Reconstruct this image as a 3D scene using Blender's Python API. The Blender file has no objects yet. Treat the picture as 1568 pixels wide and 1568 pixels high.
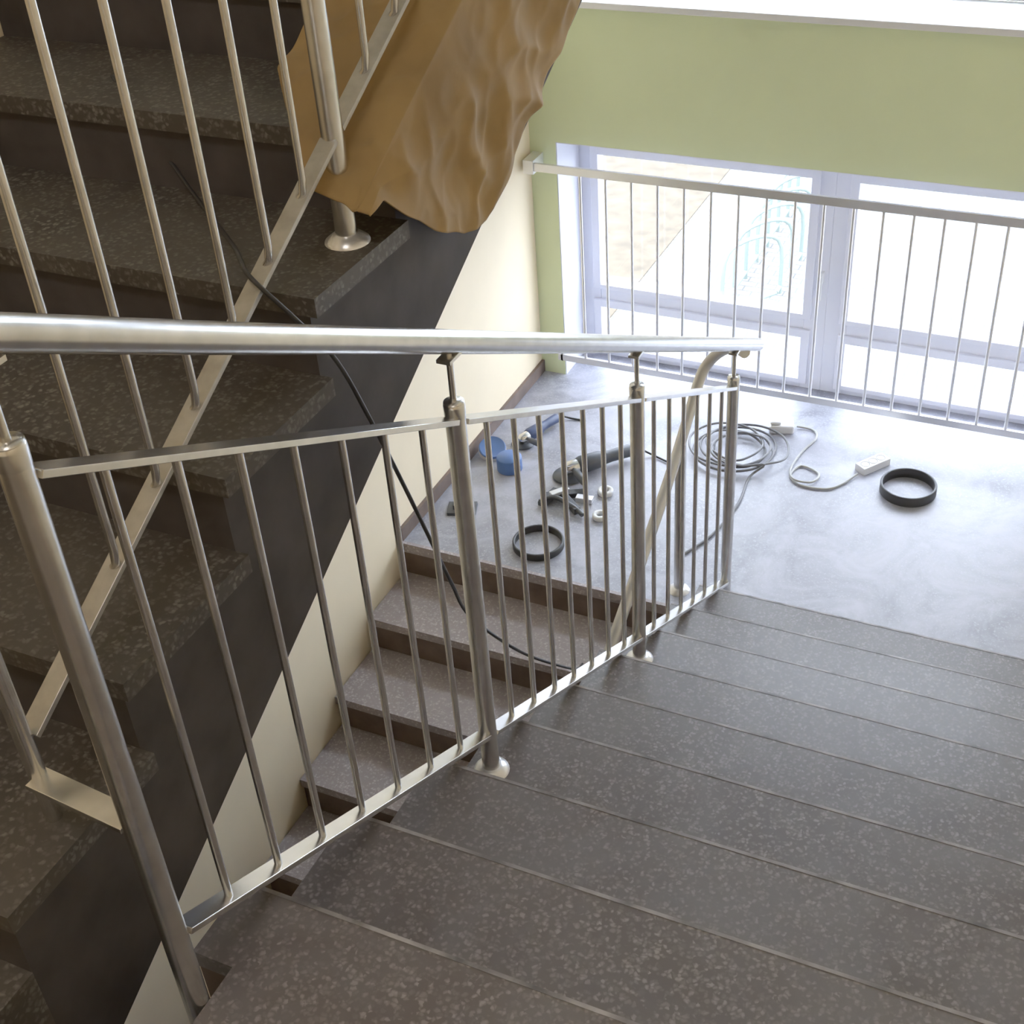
import bpy, math, random
from mathutils import Matrix, Vector, noise
random.seed(4)
S=1.2
# ---------------------------------------------------------------- materials
def newmat(name):
    m=bpy.data.materials.new(name); m.use_nodes=True
    nt=m.node_tree; b=nt.nodes['Principled BSDF']; return m,nt,b
def simple(name,col,rough=.5,metal=0,nscale=0,namp=.08,bump=0):
    m,nt,b=newmat(name)
    b.inputs['Roughness'].default_value=rough; b.inputs['Metallic'].default_value=metal
    if nscale:
        tc=nt.nodes.new('ShaderNodeTexCoord'); n=nt.nodes.new('ShaderNodeTexNoise'); n.inputs['Scale'].default_value=nscale; n.inputs['Detail'].default_value=6
        r=nt.nodes.new('ShaderNodeValToRGB'); r.color_ramp.elements[0].position=.3; r.color_ramp.elements[1].position=.7
        r.color_ramp.elements[0].color=tuple(c*(1-namp) for c in col)+(1,); r.color_ramp.elements[1].color=tuple(min(1,c*(1+namp)) for c in col)+(1,)
        nt.links.new(tc.outputs['Object'],n.inputs['Vector']); nt.links.new(n.outputs['Fac'],r.inputs['Fac']); nt.links.new(r.outputs['Color'],b.inputs['Base Color'])
        if bump:
            bp=nt.nodes.new('ShaderNodeBump'); bp.inputs['Strength'].default_value=bump; bp.inputs['Distance'].default_value=.01
            nt.links.new(n.outputs['Fac'],bp.inputs['Height']); nt.links.new(bp.outputs['Normal'],b.inputs['Normal'])
    else: b.inputs['Base Color'].default_value=tuple(col)+(1,)
    return m
def terrazzo(name,base,chip,scale=75,rough=.4,dirt=.35,chipamt=.55,dust=None,spec=.5,dscale=2.6,ior=1.5):
    m,nt,b=newmat(name); L=nt.links.new
    tc=nt.nodes.new('ShaderNodeTexCoord')
    wn=nt.nodes.new('ShaderNodeTexNoise'); wn.inputs['Scale'].default_value=scale*.6; wn.inputs['Detail'].default_value=2; L(tc.outputs['Object'],wn.inputs['Vector'])
    vm=nt.nodes.new('ShaderNodeVectorMath'); vm.operation='MULTIPLY_ADD'; vm.inputs[1].default_value=(.016,.016,.016); L(wn.outputs['Color'],vm.inputs[0]); L(tc.outputs['Object'],vm.inputs[2])
    v=nt.nodes.new('ShaderNodeTexVoronoi'); v.inputs['Scale'].default_value=scale; L(vm.outputs[0],v.inputs['Vector'])
    sep=nt.nodes.new('ShaderNodeSeparateColor'); L(v.outputs['Color'],sep.inputs['Color'])
    g=nt.nodes.new('ShaderNodeMath'); g.operation='GREATER_THAN'; g.inputs[1].default_value=chipamt; L(sep.outputs['Red'],g.inputs[0])
    l=nt.nodes.new('ShaderNodeMapRange'); l.inputs['From Min'].default_value=.7; l.inputs['From Max'].default_value=.25; L(v.outputs['Distance'],l.inputs['Value'])
    mu=nt.nodes.new('ShaderNodeMath'); mu.operation='MULTIPLY'; L(g.outputs[0],mu.inputs[0]); L(l.outputs['Result'],mu.inputs[1])
    mu2=nt.nodes.new('ShaderNodeMath'); mu2.operation='MULTIPLY'; L(mu.outputs[0],mu2.inputs[0]); L(sep.outputs['Green'],mu2.inputs[1])
    mix=nt.nodes.new('ShaderNodeMix'); mix.data_type='RGBA'; mix.inputs['A'].default_value=base+(1,); mix.inputs['B'].default_value=chip+(1,); L(mu2.outputs[0],mix.inputs['Factor'])
    n=nt.nodes.new('ShaderNodeTexNoise'); n.inputs['Scale'].default_value=dscale; n.inputs['Detail'].default_value=8; n.inputs['Roughness'].default_value=.65; n.inputs['Distortion'].default_value=.8; L(tc.outputs['Object'],n.inputs['Vector'])
    mr=nt.nodes.new('ShaderNodeMapRange'); mr.inputs['From Min'].default_value=.38; mr.inputs['From Max'].default_value=.66; mr.inputs['To Min'].default_value=0; mr.inputs['To Max'].default_value=dirt; L(n.outputs['Fac'],mr.inputs['Value'])
    mix2=nt.nodes.new('ShaderNodeMix'); mix2.data_type='RGBA'; L(mix.outputs['Result'],mix2.inputs['A']); L(mr.outputs['Result'],mix2.inputs['Factor'])
    mix2.inputs['B'].default_value=(dust or tuple(c*.5 for c in base))+(1,)
    L(mix2.outputs['Result'],b.inputs['Base Color'])
    r2=nt.nodes.new('ShaderNodeMapRange'); r2.inputs['To Min'].default_value=rough-.1; r2.inputs['To Max'].default_value=rough+.2; L(n.outputs['Fac'],r2.inputs['Value']); L(r2.outputs['Result'],b.inputs['Roughness'])
    b.inputs['Specular IOR Level'].default_value=spec; b.inputs['IOR'].default_value=ior
    return m
STEEL=simple('brushed_steel',(.66,.65,.63),.27,1,30,.1)
STEELD=simple('dull_steel',(.42,.41,.39),.42,1,30,.15)
STEELB=simple('bright_steel',(.85,.85,.87),.3,.7)
CREAM=simple('cream_paint',(.94,.79,.54),.6,0,4,.03,.06)
GREEN=simple('green_paint',(.74,.82,.49),.6,0,3,.03,.05)
WHITEW=simple('white_ceiling_paint',(.85,.85,.83),.7,0,3,.03)
PVC=simple('white_window_pvc',(.80,.81,.90),.35)
LANDM=terrazzo('landing_terrazzo',(.225,.23,.27),(.42,.42,.48),130,.38,.95,.5,(.45,.455,.53),.8,3.8)
STEPR=terrazzo('stair_terrazzo_brown',(.094,.076,.074),(.30,.275,.27),115,.36,.6,.3,(.155,.145,.15),.5,3,1.75)
STEPL=terrazzo('stair_terrazzo_mauve',(.36,.31,.31),(.64,.59,.59),110,.5,.4,.4,(.24,.20,.195))
RISER=simple('riser_brown',(.14,.095,.075),.6,0,12,.25)
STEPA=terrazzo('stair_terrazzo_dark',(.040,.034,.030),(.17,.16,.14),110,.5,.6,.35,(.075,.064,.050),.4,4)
STRING=simple('stringer_dark',(.040,.034,.034),.8,0,9,.35)
NOSE=simple('worn_nosing',(.27,.255,.26),.4,0,14,.6)
BLACK=simple('black_rubber',(.02,.02,.022),.5)
DARKP=simple('dark_plastic',(.05,.055,.065),.45)
DBLUE=simple('dark_blue_plastic',(.03,.05,.13),.45)
BLUE=simple('blue_plastic',(.07,.16,.42),.45)
WHITEP=simple('white_plastic',(.8,.8,.8),.4)
GREYC=simple('grey_cable',(.16,.16,.17),.5)
LGREYC=simple('light_grey_cable',(.42,.42,.40),.5)
WOODT=simple('dull_tube',(.55,.52,.47),.4,.6)
RACK=simple('grey_green_rack_paint',(.13,.165,.15),.5)
TARP=simple('orange_tarp_cloth',(.31,.19,.065),.85,0,4,.25,.35)
def glass():
    m=bpy.data.materials.new('window_glass'); m.use_nodes=True; nt=m.node_tree; nt.nodes.clear()
    o=nt.nodes.new('ShaderNodeOutputMaterial'); t=nt.nodes.new('ShaderNodeBsdfTransparent'); g=nt.nodes.new('ShaderNodeBsdfGlossy'); g.inputs['Roughness'].default_value=.02
    x=nt.nodes.new('ShaderNodeMixShader'); x.inputs[0].default_value=.05
    nt.links.new(t.outputs[0],x.inputs[1]); nt.links.new(g.outputs[0],x.inputs[2]); nt.links.new(x.outputs[0],o.inputs[0]); return m
GLASS=glass()
def paving():
    m,nt,b=newmat('pale_paving'); tc=nt.nodes.new('ShaderNodeTexCoord'); br=nt.nodes.new('ShaderNodeTexBrick')
    br.inputs['Color1'].default_value=(.20,.20,.20,1); br.inputs['Color2'].default_value=(.16,.16,.16,1); br.inputs['Mortar'].default_value=(.07,.07,.065,1)
    br.inputs['Scale'].default_value=3; br.inputs['Mortar Size'].default_value=.02
    nt.links.new(tc.outputs['Object'],br.inputs['Vector']); nt.links.new(br.outputs['Color'],b.inputs['Base Color']); b.inputs['Roughness'].default_value=.8; return m
PAVE=paving()
GRASS=simple('dry_grass',(.082,.062,.037),.95,0,7,.3)
# ---------------------------------------------------------------- mesh helpers
class G:
    def __init__(s): s.v=[]; s.f=[]; s.m=[]; s.sm=[]
    def add(s,v,f,mi=0,sm=False):
        o=len(s.v); s.v+= [Vector(p) for p in v]; s.f+=[[i+o for i in q] for q in f]; s.m+=[mi]*len(f); s.sm+=[sm]*len(f); return s
    def box(s,x0,x1,y0,y1,z0,z1,mi=0):
        return s.add([(x0,y0,z0),(x1,y0,z0),(x1,y1,z0),(x0,y1,z0),(x0,y0,z1),(x1,y0,z1),(x1,y1,z1),(x0,y1,z1)],
          [(0,3,2,1),(4,5,6,7),(0,1,5,4),(1,2,6,5),(2,3,7,6),(3,0,4,7)],mi)
    def prism(s,x0,x1,y0,y1,zb0,zb1,zt,mi=0):
        return s.add([(x0,y0,zb0),(x1,y0,zb0),(x1,y1,zb1),(x0,y1,zb1),(x0,y0,zt),(x1,y0,zt),(x1,y1,zt),(x0,y1,zt)],
          [(0,3,2,1),(4,5,6,7),(0,1,5,4),(1,2,6,5),(2,3,7,6),(3,0,4,7)],mi)
    def bar(s,p,q,w,h,mi=0,side=None):
        p=Vector(p);q=Vector(q);d=(q-p).normalized(); sd=Vector(side) if side else Vector((1,0,0))
        sd=(sd-d*sd.dot(d)).normalized(); up=d.cross(sd).normalized()
        vs=[]
        for c in (p,q):
            for a,b in ((-1,-1),(1,-1),(1,1),(-1,1)): vs.append(c+sd*a*w/2+up*b*h/2)
        return s.add(vs,[(0,1,2,3),(7,6,5,4),(0,4,5,1),(1,5,6,2),(2,6,7,3),(3,7,4,0)],mi)
    def tube(s,path,r,n=14,closed=False,mi=0,smooth_path=0):
        P=[Vector(p) for p in path]
        if smooth_path:
            Q=[]; N=len(P); rng=N if closed else N-1
            for i in range(rng):
                a=P[(i-1)%N] if (closed or i>0) else P[0]; b=P[i]; c=P[(i+1)%N]; d=P[(i+2)%N] if (closed or i+2<N) else P[-1]
                for k in range(smooth_path):
                    t=k/smooth_path
                    Q.append(.5*((2*b)+(c-a)*t+(2*a-5*b+4*c-d)*t*t+(3*b-a-3*c+d)*t**3))
            if not closed: Q.append(P[-1])
            P=Q
        N=len(P); vs=[]; fs=[]; prev=None
        for i,p in enumerate(P):
            if closed: t=(P[(i+1)%N]-P[i-1]).normalized()
            else: t=(P[min(i+1,N-1)]-P[max(i-1,0)]).normalized()
            if prev is None:
                a=Vector((0,0,1)) if abs(t.z)<.9 else Vector((1,0,0)); u=t.cross(a).normalized()
            else: u=(prev-t*prev.dot(t)).normalized()
            prev=u; w=t.cross(u)
            rr=r[i] if isinstance(r,(list,tuple)) else r
            for k in range(n):
                an=2*math.pi*k/n; vs.append(p+(u*math.cos(an)+w*math.sin(an))*rr)
        for i in range(N if closed else N-1):
            j=(i+1)%N
            for k in range(n): fs.append((i*n+k,i*n+(k+1)%n,j*n+(k+1)%n,j*n+k))
        s.add(vs,fs,mi,True)
        if not closed:
            s.add(vs[:n],[tuple(reversed(range(n)))],mi); s.add(vs[-n:],[tuple(range(n))],mi)
        return s
    def lathe(s,c,prof,n=40,mi=0,axis=(0,0,1),closed=False):
        ax=Vector(axis).normalized(); a=Vector((1,0,0)) if abs(ax.x)<.8 else Vector((0,1,0)); u=ax.cross(a).normalized(); w=ax.cross(u); c=Vector(c)
        vs=[];fs=[];M=len(prof)
        for k in range(n):
            an=2*math.pi*k/n; dd=u*math.cos(an)+w*math.sin(an)
            for r,h in prof: vs.append(c+dd*r+ax*h)
        for k in range(n):
            j=(k+1)%n
            for i in range(M if closed else M-1):
                i2=(i+1)%M; fs.append((k*M+i,j*M+i,j*M+i2,k*M+i2))
        return s.add(vs,fs,mi,True)
    def obj(s,name,mats,parent=None,bevel=0):
        if not isinstance(mats,(list,tuple)): mats=[mats]
        V=[v*S for v in s.v]
        lo=Vector([min(v[i] for v in V) for i in range(3)]); hi=Vector([max(v[i] for v in V) for i in range(3)]); c=(lo+hi)/2
        me=bpy.data.meshes.new(name); me.from_pydata([v-c for v in V],[],s.f); me.update()
        for m in mats: me.materials.append(m)
        for p,mi,sm in zip(me.polygons,s.m,s.sm): p.material_index=mi; p.use_smooth=sm
        o=bpy.data.objects.new(name,me); o.location=c; bpy.context.collection.objects.link(o)
        if parent: o.parent=parent
        if bevel:
            b=o.modifiers.new('bevel','BEVEL'); b.width=bevel; b.segments=2; b.limit_method='ANGLE'
        return o
def empty(name):
    e=bpy.data.objects.new(name,None); bpy.context.collection.objects.link(e); e.empty_display_size=.1; return e

# ---------------------------------------------------------------- room dims
XL,XR=-1.111,1.25
XLi,XRi=XL+.004,XR-.004
YW=1.118; YB=-5.0
R=.262; H=.134; YA=-.12
FZ=10*H
FE=-2.60
G().box(XL-.15,XL,YB,1.45,-1.7,4.3).obj('wall_left',CREAM)
G().box(XR,XR+.15,YB,1.45,-1.7,4.3).obj('wall_right',CREAM)
G().box(XL-.15,XR+.15,YB-.15,YB,-1.7,4.3).obj('wall_rear',CREAM)
G().box(XL-.15,XR+.15,YB-.15,1.45,4.3,4.45).obj('ceiling',WHITEW)
w=G(); X0,X1=-1.01,.93
w.box(XL,X0,YW,1.45,-1.7,4.3); w.box(X1,XR,YW,1.45,-1.7,4.3)
w.box(X0,X1,YW,1.45,-1.7,-.02); w.box(X0,X1,YW,1.45,.957,1.45); w.box(X0,X1,YW,1.45,2.42,2.8); w.box(X0,X1,YW,1.45,3.5,4.3)
w.obj('wall_window_side',GREEN)
t=G(); e=.004
t.box(X0,X0+e,YW+.002,1.318,0,.957); t.box(X1-e,X1,YW+.002,1.318,0,.957); t.box(X0,X1,YW+.002,1.318,.953,.957)
t.obj('trim_1',PVC)
t=G(); t.box(X0-.04,X1+.04,1.04,1.32,1.452,1.474); t.obj('trim_2',WHITEP,bevel=.004)
f=G(); f.box(XL,-.13,-.079,YW+.25,-.16,0); f.box(-.13,XR,YA,YW+.25,-.16,0); f.obj('floor_landing',LANDM)
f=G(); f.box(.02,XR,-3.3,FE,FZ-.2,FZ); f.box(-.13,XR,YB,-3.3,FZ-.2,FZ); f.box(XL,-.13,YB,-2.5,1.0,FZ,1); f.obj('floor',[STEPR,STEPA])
f=G(); f.box(XL,XR,YB,YW,-1.6,-1.34); f.obj('floor_lower',STEPL)
f=G(); f.box(XL,XR,-.13,YW,2.5,2.68); f.obj('floor_upper_landing',LANDM)
b=G(); b.box(XL,XL+.012,-.079,YW,0,.05); b.obj('baseboard_left',RISER)
# descending flight
s=G()
for k in range(1,10):
    y1=YA-(k-1)*R; y0=y1-R if k<9 else FE; z=k*H
    zb=lambda y:(-y+YA)*H/R-.16
    if k<9:
        s.prism(-.042,XRi,y0,y1,zb(y0),zb(y1),z-.03,1)
        s.box(-.048,XRi,y0,y1+.012,z-.03,z,0)
    else:  # top tread is cut back where the first post is fixed to its side
        ym=-2.33
        s.prism(-.042,XRi,ym,y1,zb(ym),zb(y1),z-.03,1); s.box(-.048,XRi,ym,y1+.012,z-.03,z,0)
        s.prism(.018,XRi,y0,ym,zb(y0),zb(ym),z-.03,1); s.box(.017,XRi,y0,ym,z-.03,z,0)
s.obj('stair_flight',[STEPR,RISER])
n=G()
for k in range(1,11):
    y1=(YA-(k-1)*R if k<10 else FE)+.012
    n.box(-.046 if k<10 else .02,XRi,y1-.005,y1+.0012,k*H-.01,k*H+.0008)
n.obj('trim_3',NOSE)
# ascending flight
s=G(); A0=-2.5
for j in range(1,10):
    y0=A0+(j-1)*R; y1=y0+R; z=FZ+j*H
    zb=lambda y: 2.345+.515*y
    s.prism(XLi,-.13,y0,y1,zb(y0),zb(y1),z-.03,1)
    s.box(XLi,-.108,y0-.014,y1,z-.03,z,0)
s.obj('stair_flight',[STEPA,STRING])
# lower flight
s=G(); R2,H2=.25,.1325
for k in range(1,11):
    y1=-.079-(k-1)*R2; y0=y1-R2; z=-k*H2
    s.prism(XLi,-.13,y0,y1,z-.25-H2,z-.25,z-.03,1)
    s.box(XLi,-.122,y0-.012,y1,z-.03,z,0)
s.box(XLi,-.125,-.091,-.078,-.035,.001,0); s.box(XLi,-.13,-.0795,-.0785,-.16,-.03,1)
s.obj('stair_flight',[STEPL,RISER])
# ---------------------------------------------------------------- railings
def flange(g,x,y,z,mi=1):
    g.lathe((x,y,z),[(0,.014),(.018,.014),(.024,.011),(.034,.003),(.035,0)],28,mi)
def rodset(g,x,ya,yb,n,zf,top,sgn=-1,hook=0):
    for i in range(1,n+1):
        y=ya+(yb-ya)*i/(n+1); z=zf(y)
        if hook: p=[(x,y,z),(x+sgn*.006,y,z+.008),(x+sgn*.009,y,z+.03),(x+sgn*.009,y,z+top-.05),(x,y,z+top)]
        else: p=[(x,y,z),(x,y,z+top)]
        g.tube(p,.0056,10)
sl=.5306
zR=lambda y:.0764-sl*y
ys=[-2.388,-1.558,-.753,0]
root=empty('stair_railing')
g=G()
for i,y in enumerate(ys):
    zt=(9,6,3,0)[i]*H if i else .98
    top=zR(y)+.694+.035
    g.tube([(0,y,zt),(0,y,top)],.0168,22); g.lathe((0,y,top-.006),[(.0172,-.02),(.0178,0),(.0165,.007),(0,.008)],22,0)
    if i: flange(g,0,y,zt)
    g.tube([(0,y,top),(0,y,zR(y)+.83-.012)],.0055,10)
    g.box(-.012,.012,y-.02,y+.02,zR(y)+.806,zR(y)+.812)
g.obj('posts',[STEEL,STEELB],root)
g=G()
for a,b_ in zip(ys[:-1],ys[1:]):
    for off,w_ in ((0,.030),(.694,.032)):
        g.bar((0,a+.015,zR(a+.015)+off),(0,b_-.015,zR(b_-.015)+off),w_,.009)
g.obj('rails',STEEL,root,bevel=.001)
g=G()
rodset(g,0,ys[0],ys[1],7,zR,.694); rodset(g,0,ys[1],ys[2],7,zR,.694); rodset(g,0,ys[2],ys[3],6,zR,.694)
g.obj('balusters',STEEL,root)
zA=lambda y:2.862+sl*y
g=G()
hr=[(0,.236,zR(.236)+.83),(0,0,zR(0)+.83),(0,-1,zR(-1)+.832),(0,-2,zR(-2)+.838),(0,-2.4,zR(-2.4)+.842),(0,-2.53,2.25),(-.03,-2.61,2.27),(-.08,-2.635,2.29),(-.13,-2.61,2.31),(-.16,-2.53,2.35),(-.16,-2.4,zA(-2.4)+.83),(-.16,-1.4,zA(-1.4)+.83),(-.16,-.25,zA(-.25)+.83)]
g.tube(hr,.019,24,smooth_path=6)
g.obj('handrail',STEEL,root)
g=G()
g.tube([(-.005,.12,.815),(-.05,.165,.80),(-.10,.18,.765),(-.14,.16,.705),(-.147,.06,.615),(-.147,-.05,.537),(-.147,-.19,.455),(-.148,-.325,.379),(-.15,-.56,.25),(-.15,-.8,.12)],.0165,18,smooth_path=6)
g.obj('lower_handrail',WOODT,root)
g=G(); g.tube([(-.15,.0,0),(-.15,.0,.56)],.0165,20); flange(g,-.15,.0,0); g.obj('newel',[STEEL,STEELB],root)
root2=empty('stair_railing')
ya=[-2.372,-1.547,-.74]
g=G()
for i,y in enumerate(ya):
    zt=FZ+H*(1,4,7)[i]; top=zA(y)+.73
    rr=.0168 if i else .011
    g.tube([(-.16,y,zt),(-.16,y,top)],rr,22)
    if i: flange(g,-.16,y,zt)
    g.tube([(-.16,y,top),(-.16,y,zA(y)+.82)],.0055,10)
g.obj('posts',[STEEL,STEELB],root2)
g=G()
for a,b_ in ((ya[0],ya[1]),(ya[1],ya[2]),(ya[2],-.2)):
    for off in (0,.694): g.bar((-.16,a+.01,zA(a+.01)+off),(-.16,b_-.01,zA(b_-.01)+off),.028,.008)
g.obj('rails',STEELD,root2,bevel=.001)
g=G(); g.bar((-.16,-2.376,1.547),(-.012,-2.385,1.541),.034,.008,0,(0,1,0)); g.obj('link_bar',STEEL,root2,bevel=.001)
g=G(); rodset(g,-.16,ya[0],ya[1],7,zA,.694,1,1); rodset(g,-.16,ya[1],ya[2],7,zA,.694,1,1); rodset(g,-.16,ya[2],-.2,4,zA,.694,1,1)
g.obj('balusters',STEEL,root2)
root3=empty('window_guard_railing'); yw=1.038
g=G(); g.box(-1.085,1.2,yw-.006,yw+.006,.875,.905); g.box(-.99,1.2,yw-.006,yw+.006,.115,.141)
g.box(-1.1,-1.06,yw-.012,YW,.865,.915); g.box(-1.0,-.98,yw-.006,YW,.115,.141); g.box(1.17,1.2,yw-.006,YW,.87,.91); g.box(1.17,1.2,yw-.006,YW,.115,.141)
g.obj('rails',STEELB,root3,bevel=.001)
g=G()
for k in range(-2,20):
    x=-.692+.0968*k
    if x<1.17: g.tube([(x,yw,.13),(x,yw,.89)],.0056,8)
g.obj('balusters',STEELB,root3)
# ---------------------------------------------------------------- windows
def window(name,xa,xb,z0,z1,trans,fl=.08,fr=.08,top=.105,bot=.04):
    r=empty(name); g=G(); y0,y1=1.318,1.375
    g.box(xa,xa+fl,y0,y1,z0,z1); g.box(xb-fr,xb,y0,y1,z0,z1); g.box(xa+fl,xb-fr,y0,y1,z1-top,z1); g.box(xa+fl,xb-fr,y0,y1,z0,z0+bot)
    panes=[(z0+bot,z1-top)]
    if trans:
        g.box(xa+fl,xb-fr,y0,y1,trans[0],trans[1]); panes=[(z0+bot,trans[0]),(trans[1],z1-top)]
    for a,b_ in panes:
        q=.028
        g.box(xa+fl-q,xa+fl+.004,y0-.014,y0,a-q*.6,b_+q); g.box(xb-fr-.004,xb-fr+q,y0-.014,y0,a-q*.6,b_+q)
        g.box(xa+fl,xb-fr,y0-.014,y0,b_-.004,b_+q); g.box(xa+fl,xb-fr,y0-.014,y0,a-q*.6,a+.004)
    g.obj('frame',PVC,r,bevel=.003)
    g=G()
    for a,b_ in panes: g.add([(xa+fl,1.35,a),(xb-fr,1.35,a),(xb-fr,1.35,b_),(xa+fl,1.35,b_)],[(0,1,2,3)])
    g.obj('glass',GLASS,r)
    g=G(); g.box(xb-.03,xb-.015,1.285,1.318,(z0+z1)/2-.02,(z0+z1)/2+.02); g.box(xb-.03,xb-.015,1.275,1.285,(z0+z1)/2-.08,(z0+z1)/2+.02); g.obj('handle',WHITEP,r)
window('window_1',-1.01,-.04,0,.957,(.225,.315)); window('window_2',-.04,.93,0,.957,(.225,.315))
window('window_3',-1.01,-.04,1.474,2.42,None); window('window_4',-.04,.93,1.474,2.42,None)
window('added_window_1',-1.01,-.04,2.8,3.5,None); window('added_window_2',-.04,.93,2.8,3.5,None)  # unseen top pair, added to light the camera end from above
# ---------------------------------------------------------------- tarp
def lerp(tab,x):
    if x<=tab[0][0]: return tab[0][1]
    for (a,va),(b_,vb) in zip(tab[:-1],tab[1:]):
        if x<=b_: return va+(vb-va)*(x-a)/(b_-a)
    return tab[-1][1]
zbot=[(-1.62,1.95),(-1.55,1.95),(-1.475,1.895),(-1.40,1.84),(-1.30,1.785),(-1.22,1.78),(-1.12,1.825),(-1.03,1.88),(-.957,1.92),(-.82,2.02),(-.7,2.10),(-.5,2.22)]
xin=[(-1.62,-.17),(-1.56,-.21),(-1.41,-.335),(-1.25,-.33),(-.9,-.36),(-.5,-.40)]
NU,NV=190,120; vs=[];fs=[]
def ridge(v): return 1-abs(noise.noise(v))*2.2
for i in range(NU+1):
    y=-1.60+1.08*i/NU; zt=2.775+.515*y
    for j in range(NV+1):
        q=j/NV
        if q<.4:
            u=q/.4; x=lerp(xin,y)*(1-u)+(-.112)*u; z=zt
            n=noise.noise(Vector((x*6+y*4,y*3,1.3)))
            z+=.012+.016*n+.012*ridge(Vector((x*9+y*6,y*7,4)))+.006*ridge(Vector((x*19-y*8,y*16,9)))
            ed=max(0,(u-.75)/.25); z-=.014*ed*ed
        else:
            u=(q-.4)/.6; zb=lerp(zbot,y)+.012*noise.noise(Vector((y*11,2,0)))
            z=(zt)*(1-u)+zb*u
            f1=.5+.5*math.sin(y*27+z*6+2.5*noise.noise(Vector((y*4,z*4,5))))
            c1=ridge(Vector((y*6+z*5,z*5-y*2,3))); c2=ridge(Vector((y*11-z*9,z*10+y*4,8)))
            x=-.106+(.008*f1+.013*max(0,c1)+.007*max(0,c2))*min(1,u*2.5)+.004*u
            z=min(z,zt+.01)
        yy=y+.012*noise.noise(Vector((x*8,z*8,9)))
        vs.append((max(x,-.104) if q>=.4 else x,yy,z))
for i in range(NU):
    for j in range(NV):
        a=i*(NV+1)+j; fs.append((a,a+1,a+NV+2,a+NV+1))
g=G(); g.add(vs,fs,0,True); o=g.obj('orange_tarp',TARP); m=o.modifiers.new('solid','SOLIDIFY'); m.thickness=.003
# ---------------------------------------------------------------- cables & tools
g=G()
g.tube([(-.72,-1.35,2.016),(-.5,-1.48,1.90),(-.32,-1.62,1.885),(-.22,-1.73,1.92),(-.16,-1.79,1.93),(-.115,-1.765,1.86),(-.1,-1.71,1.77),(-.09,-1.66,1.64),(-.085,-1.60,1.48),(-.085,-1.55,1.352),(-.088,-1.48,1.18),(-.1,-1.40,1.03),(-.13,-1.15,.72),(-.22,-.75,.3),(-.31,-.45,.0),(-.36,-.30,-.126)],.0036,8,smooth_path=6)
g.obj('black_power_cable',BLACK)
g=G()
pts=[]
for i in range(72):
    an=i*.52; rr=.115+.035*math.sin(i*.37)+.010*random.random()
    pts.append((-.205+rr*1.05*math.cos(an)+.02*math.sin(i*.21),.81+rr*math.sin(an),.006+.0012*(i%9)+.00035*i))
pts+=[(-.12,.66,.006),(-.11,.5,.005),(-.14,.3,.005),(-.2,.16,.005)]
g.tube(pts,.0045,8,smooth_path=4); g.obj('cable_coil',GREYC)
g=G()
g.tube([(.225,.80,.010),(.19,.73,.005),(.146,.683,.005),(.06,.675,.005),(.01,.72,.005),(.03,.79,.005),(.10,.76,.006),(.09,.70,.009),(.03,.695,.01),(.0,.76,.006),(.01,.88,.005),(.035,.98,.005),(.01,1.03,.005),(-.05,1.03,.008)],.0042,8,smooth_path=6)
g.obj('extension_cord',LGREYC)
def loc(c,ang,pts):
    ca,sa=math.cos(ang),math.sin(ang); return [(c[0]+ca*x-sa*y,c[1]+sa*x+ca*y,z) for x,y,z in pts]
def rbox(g,c,ang,l,w_,z0,z1,mi=0):
    p=loc(c,ang,[(-l,-w_,z0),(l,-w_,z0),(l,w_,z0),(-l,w_,z0),(-l,-w_,z1),(l,-w_,z1),(l,w_,z1),(-l,w_,z1)])
    g.add(p,[(0,3,2,1),(4,5,6,7),(0,1,5,4),(1,2,6,5),(2,3,7,6),(3,0,4,7)],mi)
g=G(); rbox(g,(.262,.87),.95,.06,.024,0,.028)
for k in (-.035,0,.035):
    p=loc((.262,.87),.95,[(k,0,.0285)])[0]; g.lathe(p,[(0,-.002),(.013,-.002),(.015,.0015),(.017,0)],16,1)
g.obj('power_strip',[WHITEP,LGREYC],bevel=.006)
g=G(); rbox(g,(-.10,1.0),.3,.045,.03,0,.032); rbox(g,(-.12,.99),.3,.02,.018,.032,.045); g.obj('socket_box',[WHITEP],bevel=.008)
def ring(c,r,h,name,tilt=(0,0,1)):
    g=G(); g.lathe(c,[(r-.008,0),(r-.002,0),(r,.003),(r,h-.003),(r-.002,h),(r-.007,h),(r-.009,h-.003),(r-.009,.003)],64,0,tilt,True); g.obj(name,BLACK)
ring((.405,.765,0),.094,.036,'rubber_ring'); ring((-.659,.055,0),.086,.026,'rubber_ring')
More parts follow.
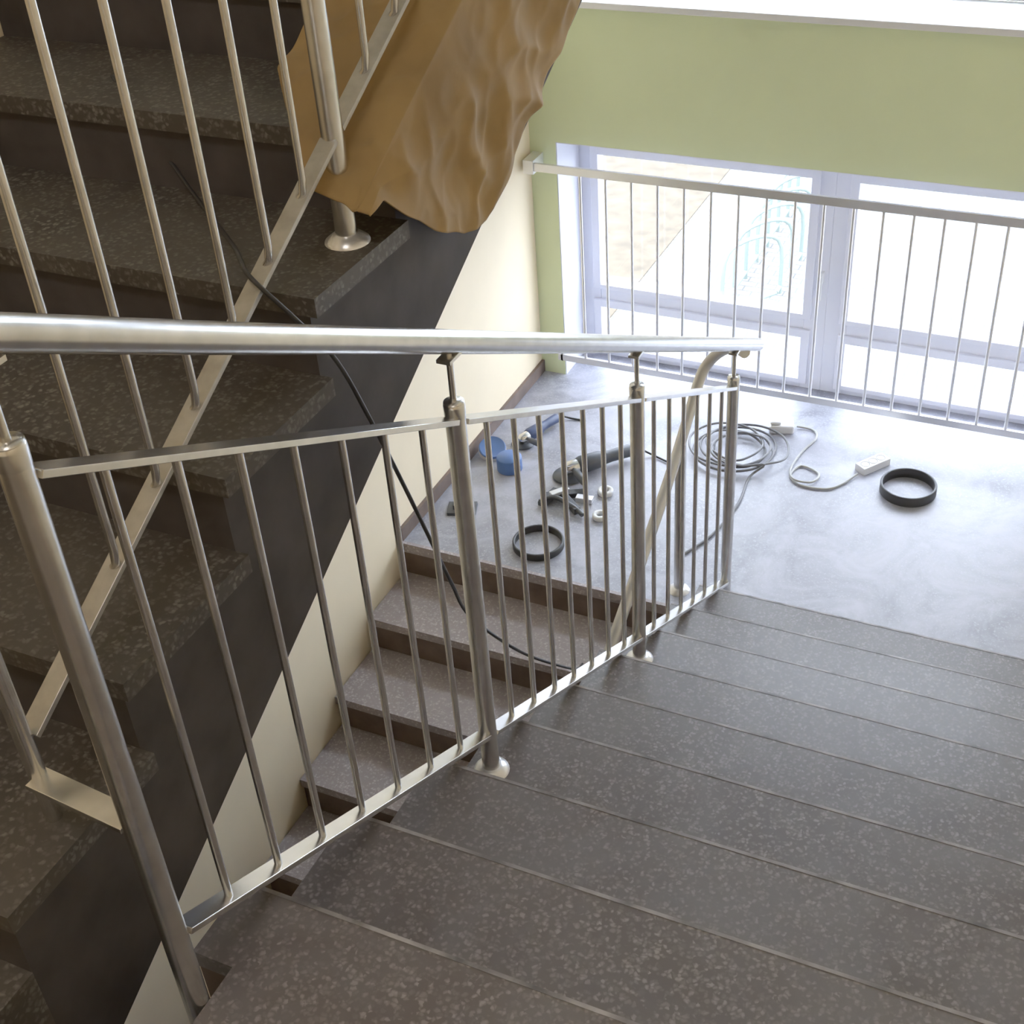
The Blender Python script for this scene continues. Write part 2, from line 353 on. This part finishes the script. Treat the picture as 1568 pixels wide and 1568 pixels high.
def grinder(name,c,ang,body,disc,sc=1):
    r=empty(name); g=G()
    ax=Vector((math.cos(ang),math.sin(ang),0)); sd=Vector((-ax.y,ax.x,0)); c=Vector(c); up=Vector((0,0,1))
    pr=[(-.13,.018),(-.12,.024),(-.05,.022),(-.02,.024),(.0,.031),(.07,.033),(.085,.028)]
    g.tube([c+ax*a*sc+up*.035*sc for a,_ in pr],[q*sc for _,q in pr],18); g.obj('motor_body',body,r)
    g=G(); g.tube([c+ax*a*sc+up*.035*sc for a in (.083,.10,.135,.145)],[.026*sc,.027*sc,.024*sc,.012*sc],16); g.tube([c+ax*.12*sc+up*.01*sc,c+ax*.12*sc+up*.055*sc],.018*sc,16); g.obj('gear_head',STEEL,r)
    g=G(); g.lathe(c+ax*.12*sc,[(0,.012*sc),(.055*sc,.010*sc),(.058*sc,.006*sc),(.055*sc,.004*sc),(0,.006*sc)],32); g.obj('cutting_disc',disc,r)
    g=G(); g.tube([c+ax*.11*sc+up*.04*sc+sd*a*sc for a in (.02,.04,.05,.11,.12)],[.008*sc,.009*sc,.015*sc,.014*sc,.009*sc],12); g.obj('side_handle',DARKP,r)
    g=G(); g.tube([c-ax*.13*sc+up*.035*sc,c-ax*.16*sc+up*.03*sc,c-ax*.2*sc+up*.008*sc+sd*.03*sc,c-ax*.23*sc+up*.006*sc+sd*.1*sc],.004,8,smooth_path=5); g.obj('cord',BLACK,r)
grinder('angle_grinder',(-.64,.55,0),math.radians(228),DARKP,DARKP,1)
grinder('angle_grinder',(-.93,.68,0),math.radians(250),DBLUE,DARKP,.75)
g=G(); rbox(g,(-.68,.345),.5,.075,.014,0,.02,0); rbox(g,(-.65,.30),-.7,.06,.012,.0,.025,0); rbox(g,(-.73,.31),1.4,.05,.016,0,.018,0); rbox(g,(-.70,.33),.9,.035,.012,.02,.034,1); rbox(g,(-.61,.34),.1,.03,.014,.0,.02,1)
g.tube([(-.75,.27,.012),(-.70,.29,.03),(-.62,.27,.02),(-.58,.25,.011)],.009,10,smooth_path=4,mi=0)
g.obj('hand_clamp',[DARKP,STEELB],bevel=.003)
def roll(c,name,mat,r=.03,ax=(0,0,1)):
    g=G(); g.lathe(c,[(r*.5,0),(r*.95,0),(r,.003),(r,.013),(r*.95,.016),(r*.5,.016)],28,0,ax,True); g.obj(name,mat)
roll((-.56,.41,0),'tape_roll',WHITEP,.028); roll((-.525,.27,0),'tape_roll',WHITEP,.026)
def disc(c,name,r,ax,h=.02):
    g=G(); g.lathe(c,[(0,h),(r*.25,h),(r*.9,h),(r*.93,h+.001),(r,h*.8)],36,0,ax); g.lathe(c,[(r,h*.8),(r*1.02,h*.5),(r,0),(0,0)],36,1,ax); g.obj(name,[BLUE,WHITEP])
disc((-1.04,.50,.012),'abrasive_disc_stack',.05,(.2,-.3,.9),.03)
g=G(); g.lathe((-.94,.435,0),[(0,0),(.044,0),(.046,.004),(.046,.05),(.043,.055),(0,.056)],36); g.obj('blue_tin',BLUE)
g=G(); rbox(g,(-.99,.15),.35,.05,.035,0,.012); rbox(g,(-1.0,.15),.35,.02,.02,.012,.03); g.obj('steel_bracket',DARKP,bevel=.002)
# ---------------------------------------------------------------- outside
g=G(); g.box(-14,14,1.45,30,-1.75,-1.55); g.obj('ground_outside',PAVE)
g=G(); g.box(-14,-2.1,1.6,30,-1.55,-1.54); g.box(-2.1,-.9,7.2,30,-1.55,-1.54); g.obj('lawn',GRASS)
g=G()
for i in range(8):
    y=4.6+i*.27
    g.tube([(-1.42,y,-1.55),(-1.42,y+.03,-1.2),(-1.36,y+.12,-1.1),(-1.22,y+.30,-1.1),(-1.14,y+.38,-1.2),(-1.14,y+.4,-1.55)],.015,8,smooth_path=3)
g.tube([(-1.42,4.5,-1.5),(-1.42,6.7,-1.5)],.016,8); g.tube([(-1.14,4.9,-1.5),(-1.14,7.0,-1.5)],.016,8); g.tube([(-1.42,4.5,-1.5),(-1.14,4.9,-1.5)],.016,8)
g.obj('bicycle_rack',RACK)
# ---------------------------------------------------------------- light
W=bpy.data.worlds.new('overcast_sky'); bpy.context.scene.world=W; W.use_nodes=True
bg=W.node_tree.nodes['Background']; bg.inputs[0].default_value=(.73,.83,1,1); bg.inputs[1].default_value=12
l=bpy.data.lights.new('fill_light','AREA'); l.shape='RECTANGLE'; l.size=1.2; l.size_y=.5; l.energy=18; l.color=(1,.92,.82)  # unseen area light added as fill above the main floor
lo=bpy.data.objects.new('fill_light',l); bpy.context.collection.objects.link(lo); lo.location=(.1*S,-3.2*S,4.25*S)
# ---------------------------------------------------------------- camera
yaw,pit,rol,fpx=.4779,-.6295,.0777,2049.12
F=Vector((-math.sin(yaw)*math.cos(pit),math.cos(yaw)*math.cos(pit),math.sin(pit))); r0=Vector((math.cos(yaw),math.sin(yaw),0)); u0=r0.cross(F)
Rr=r0*math.cos(rol)-u0*math.sin(rol); U=r0*math.sin(rol)+u0*math.cos(rol)
cam=bpy.data.objects.new('camera',bpy.data.cameras.new('camera')); bpy.context.collection.objects.link(cam)
m=Matrix((Rr.to_4d(),U.to_4d(),(-F).to_4d(),(0,0,0,1))).transposed()
for i in range(3): m[3][i]=0
m[3][3]=1
m.translation=Vector((.8929,-3.1137,2.7162))*S; cam.matrix_world=m
cam.data.lens=36*fpx/1568; cam.data.sensor_width=36; cam.data.clip_start=.05
bpy.context.scene.camera=cam
vs_=bpy.context.scene.view_settings
vs_.view_transform='Standard'; vs_.exposure=.22; vs_.gamma=1.27
